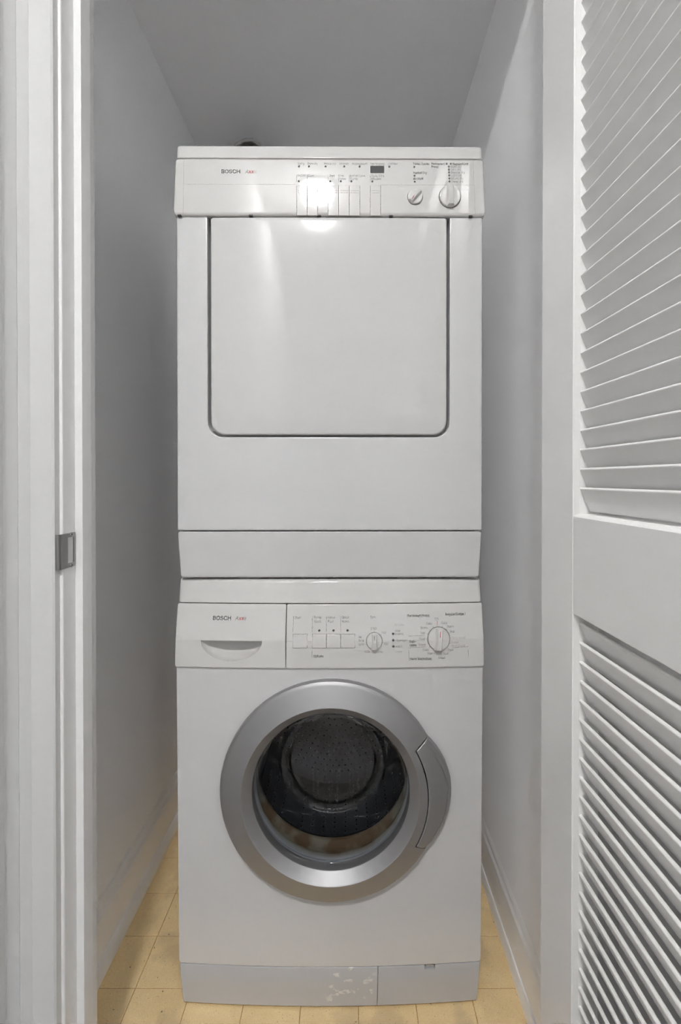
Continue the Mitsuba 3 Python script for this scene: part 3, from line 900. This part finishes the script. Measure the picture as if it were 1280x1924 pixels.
for px, py, R, angs in ((703.4, 1204, 15.8, (90, 40, -12, -65, -115, -158)), (825.2, 1201.5, 22.0, (68, 47, 24, 2, -22, -42, -65, -90, -115, -138, -158, 180, 157, 137, 114))):
    for a in angs:
        ca_, sa_ = math.cos(math.radians(a)), math.sin(math.radians(a))
        Q.line(px + R * ca_, py - R * sa_, px + (R + 2.2) * ca_, py - (R + 2.2) * sa_, 0.6)
Q.line(823.5, 1170.5, 823.6, 1178.3, 0.8, 'm_redink')
for s, x, y, mt, w in (('finished', 742, 1175.8, 'm_paleink', 18.4), ('door', 742.5, 1186, 'm_greyink', 10.5), ('locked', 742.8, 1191.8, 'm_greyink', 15.2), ('rinse/spin', 743, 1203.2, 'm_greyink', 22.8),
                       ('wash', 743.3, 1214.5, 'm_greyink', 12), ('ready', 743.7, 1223.9, 'm_paleink', 12.5)):
    Q.text(s, x, x + w, y, cw - 0.3, mt)
for x, y in ((739, 1191.8), (739.2, 1203.2), (739.4, 1214.5)):
    Q.dot(x, y, 2.3)
for y in (1178, 1181.5, 1185):
    Q.line(739.3, y, 739.3, y + 2, 0.5, 'm_paleink')
for y in (1218.5, 1222):
    Q.line(739.8, y, 739.8, y + 2, 0.5, 'm_paleink')
for s, x, y in (('Off', 822.7, 1166.4), ('Cold', 837.1, 1173.5), ('Warm', 848.3, 1180), ('Hot', 851.9, 1189), ('Spin', 847.6, 1222.5), ('Soak', 838.5, 1229), ('Drain', 831.1, 1237), ('Cold', 807.8, 1174.3),
                ('Warm', 797.9, 1181.7), ('Hot', 795.5, 1190.9), ('Cold', 793.8, 1201.5), ('Warm', 793.5, 1211.9), ('Cold', 800.4, 1221.7), ('Warm', 810.6, 1228.3)):
    Q.mid(s, x, y, cw - 0.1, 'm_greyink', w={'Off': 7.5, 'Hot': 8.5, 'Cold': 10.8, 'Warm': 13.8, 'Spin': 10.5, 'Soak': 11.3, 'Drain': 12.8}[s])
for s, x, y, w in (('Temp boost', 863.6, 1200.4, 27), ('Power', 856.7, 1208.6, 14.5), ('temp boost', 862.7, 1214.7, 26.5)):
    Q.mid(s, x, y, cw - 0.4, 'm_paleink', w=w)
for s, x0, x1, y in (('Permanent Press', 767.9, 809.3, 1159.9), ('Regular/Cotton', 840, 876, 1158.2), ('Deli-', 769.9, 782, 1205.8), ('cates', 769.9, 783, 1212.4), ('Hand Washables', 770.5, 811.6, 1238)):
    Q.text(s, x0, x1, y, cw, 'm_ink', True)
for ln in ((766.6, 1157.7, 768.2, 1217.6), (768.7, 1221.7, 768.9, 1241.4), (768, 1196, 799, 1195.5), (768, 1217.4, 800.4, 1216.4), (878.3, 1154.8, 880.8, 1217.6), (881.4, 1221.7, 881.8, 1237), (851, 1218.6, 880.8, 1217.6)):
    Q.line(*ln, 0.55)
# grey spacers between the two machines
for px0, px1 in ((448, 492), (750, 790)):
    (a0, b), (a1, _) = on(px0, 1087, 0.975), on(px1, 1087, 0.975)
    part('dryer__foot', box(a0, a1, 0.972, 1.02, zw_l1, zd_k0 + 0.001), 'm_greyplastic', False, 'grey foot')

# ------------------------------------------------------------------ vent pipe on the back wall, above the dryer
thing('vent_pipe', 'crinkled silver vent pipe end behind the dryer top, left of the middle', 'pipe')
vy0, vr = 1.590, 0.0545
vx, vz = on(466, 259, vy0)
vz -= vr
th = np.linspace(0, 2 * math.pi, 72, endpoint=False)
wob = 1 + 0.02 * np.sin(5 * th + 1) + 0.015 * np.sin(11 * th) + 0.012 * np.sin(23 * th + 2)


def pipe_loop(r_, y, k=1.0):
    q = r_ * (1 + (wob - 1) * k)
    return np.column_stack([vx + q * np.cos(th), np.full(72, y), vz + q * np.sin(th)])


outer_loops = [pipe_loop(vr + 0.0016 * (i % 2), vy0 + 0.004 + 0.007 * i, 0.6) for i in range(21)]
add('vent_pipe__pipe', loft(outer_loops[::-1] + [pipe_loop(vr + 0.001, vy0 + 0.002), pipe_loop(vr - 0.003, vy0), pipe_loop(vr - 0.008, vy0 + 0.001), pipe_loop(vr - 0.010, vy0 + 0.004), pipe_loop(vr - 0.0105, vy0 + 0.10)], False, False), 'm_chrome', 25)
add('vent_pipe__inner_shade', loft([pipe_loop(vr - 0.0105, vy0 + 0.03, 0.5), pipe_loop(vr - 0.0105, vy0 + 0.034, 0.5)]), 'm_inner_shade', False)  # dark disc stands in for the shade inside the pipe
col = revolve([(0.052, 0), (0.070, 0), (0.070, 0.003), (0.058, 0.005), (0.058, 0.02), (0.052, 0.02)], 40)
v = np.array(col.vertices)
col.vertices = np.column_stack([v[:, 0] + vx, YB - v[:, 2], v[:, 1] + vz])
add('vent_pipe__collar', col, 'm_chrome', 30)

# ------------------------------------------------------------------ hall lamp and added fill panel
sh = revolve([(1e-4, -0.080), (0.036, -0.076), (0.066, -0.064), (0.086, -0.044), (0.096, -0.018), (0.096, -0.016), (1e-4, -0.016)], 48)
bs = revolve([(1e-4, -0.016), (0.106, -0.016), (0.109, -0.012), (0.109, 0.0), (1e-4, 0.0)], 48)
for key, lx, ly, pw_, lab in (('ceiling_light', -0.17, -0.85, 1.0, 'round frosted dome light on the hall ceiling, seen only reflected in the dryer door'),):
    thing(key, lab, 'light')
    for nm, m, mt, more in (('shade', sh, 'm_trim', {'emitter': {'type': 'area', 'radiance': rgb(LAMP * pw_, LAMP * pw_ * 0.985, LAMP * pw_ * 0.965)}}), ('base', bs, 'm_chrome', {})):
        add(f'{key}__{nm}', m.copy().apply_translation((lx, ly, HZ)), mt, 40, **more)

thing('fill_panel', 'added unseen square fill light on the ceiling at the far right of the room behind the camera', 'light')
px_, py_ = 1.35, -2.3
pnl = box(px_ - 0.28, px_ + 0.28, py_ - 0.28, py_ + 0.28, HZ - 0.022, HZ - 0.015)
add('fill_panel__diffuser', pnl, 'm_trim', False, emitter={'type': 'area', 'radiance': rgb(13.5, 13.3, 13.0)})  # added fill light, there only to brighten the left closet wall
fr = [bevel_box(px_ - 0.30, px_ + 0.30, py_ + s_ * 0.29 - 0.01, py_ + s_ * 0.29 + 0.01, HZ - 0.025, HZ, 0.001) for s_ in (-1, 1)]
fr += [bevel_box(px_ + s_ * 0.29 - 0.01, px_ + s_ * 0.29 + 0.01, py_ - 0.28, py_ + 0.28, HZ - 0.025, HZ, 0.001) for s_ in (-1, 1)]
add('fill_panel__frame', cat(fr), 'm_trim', False)
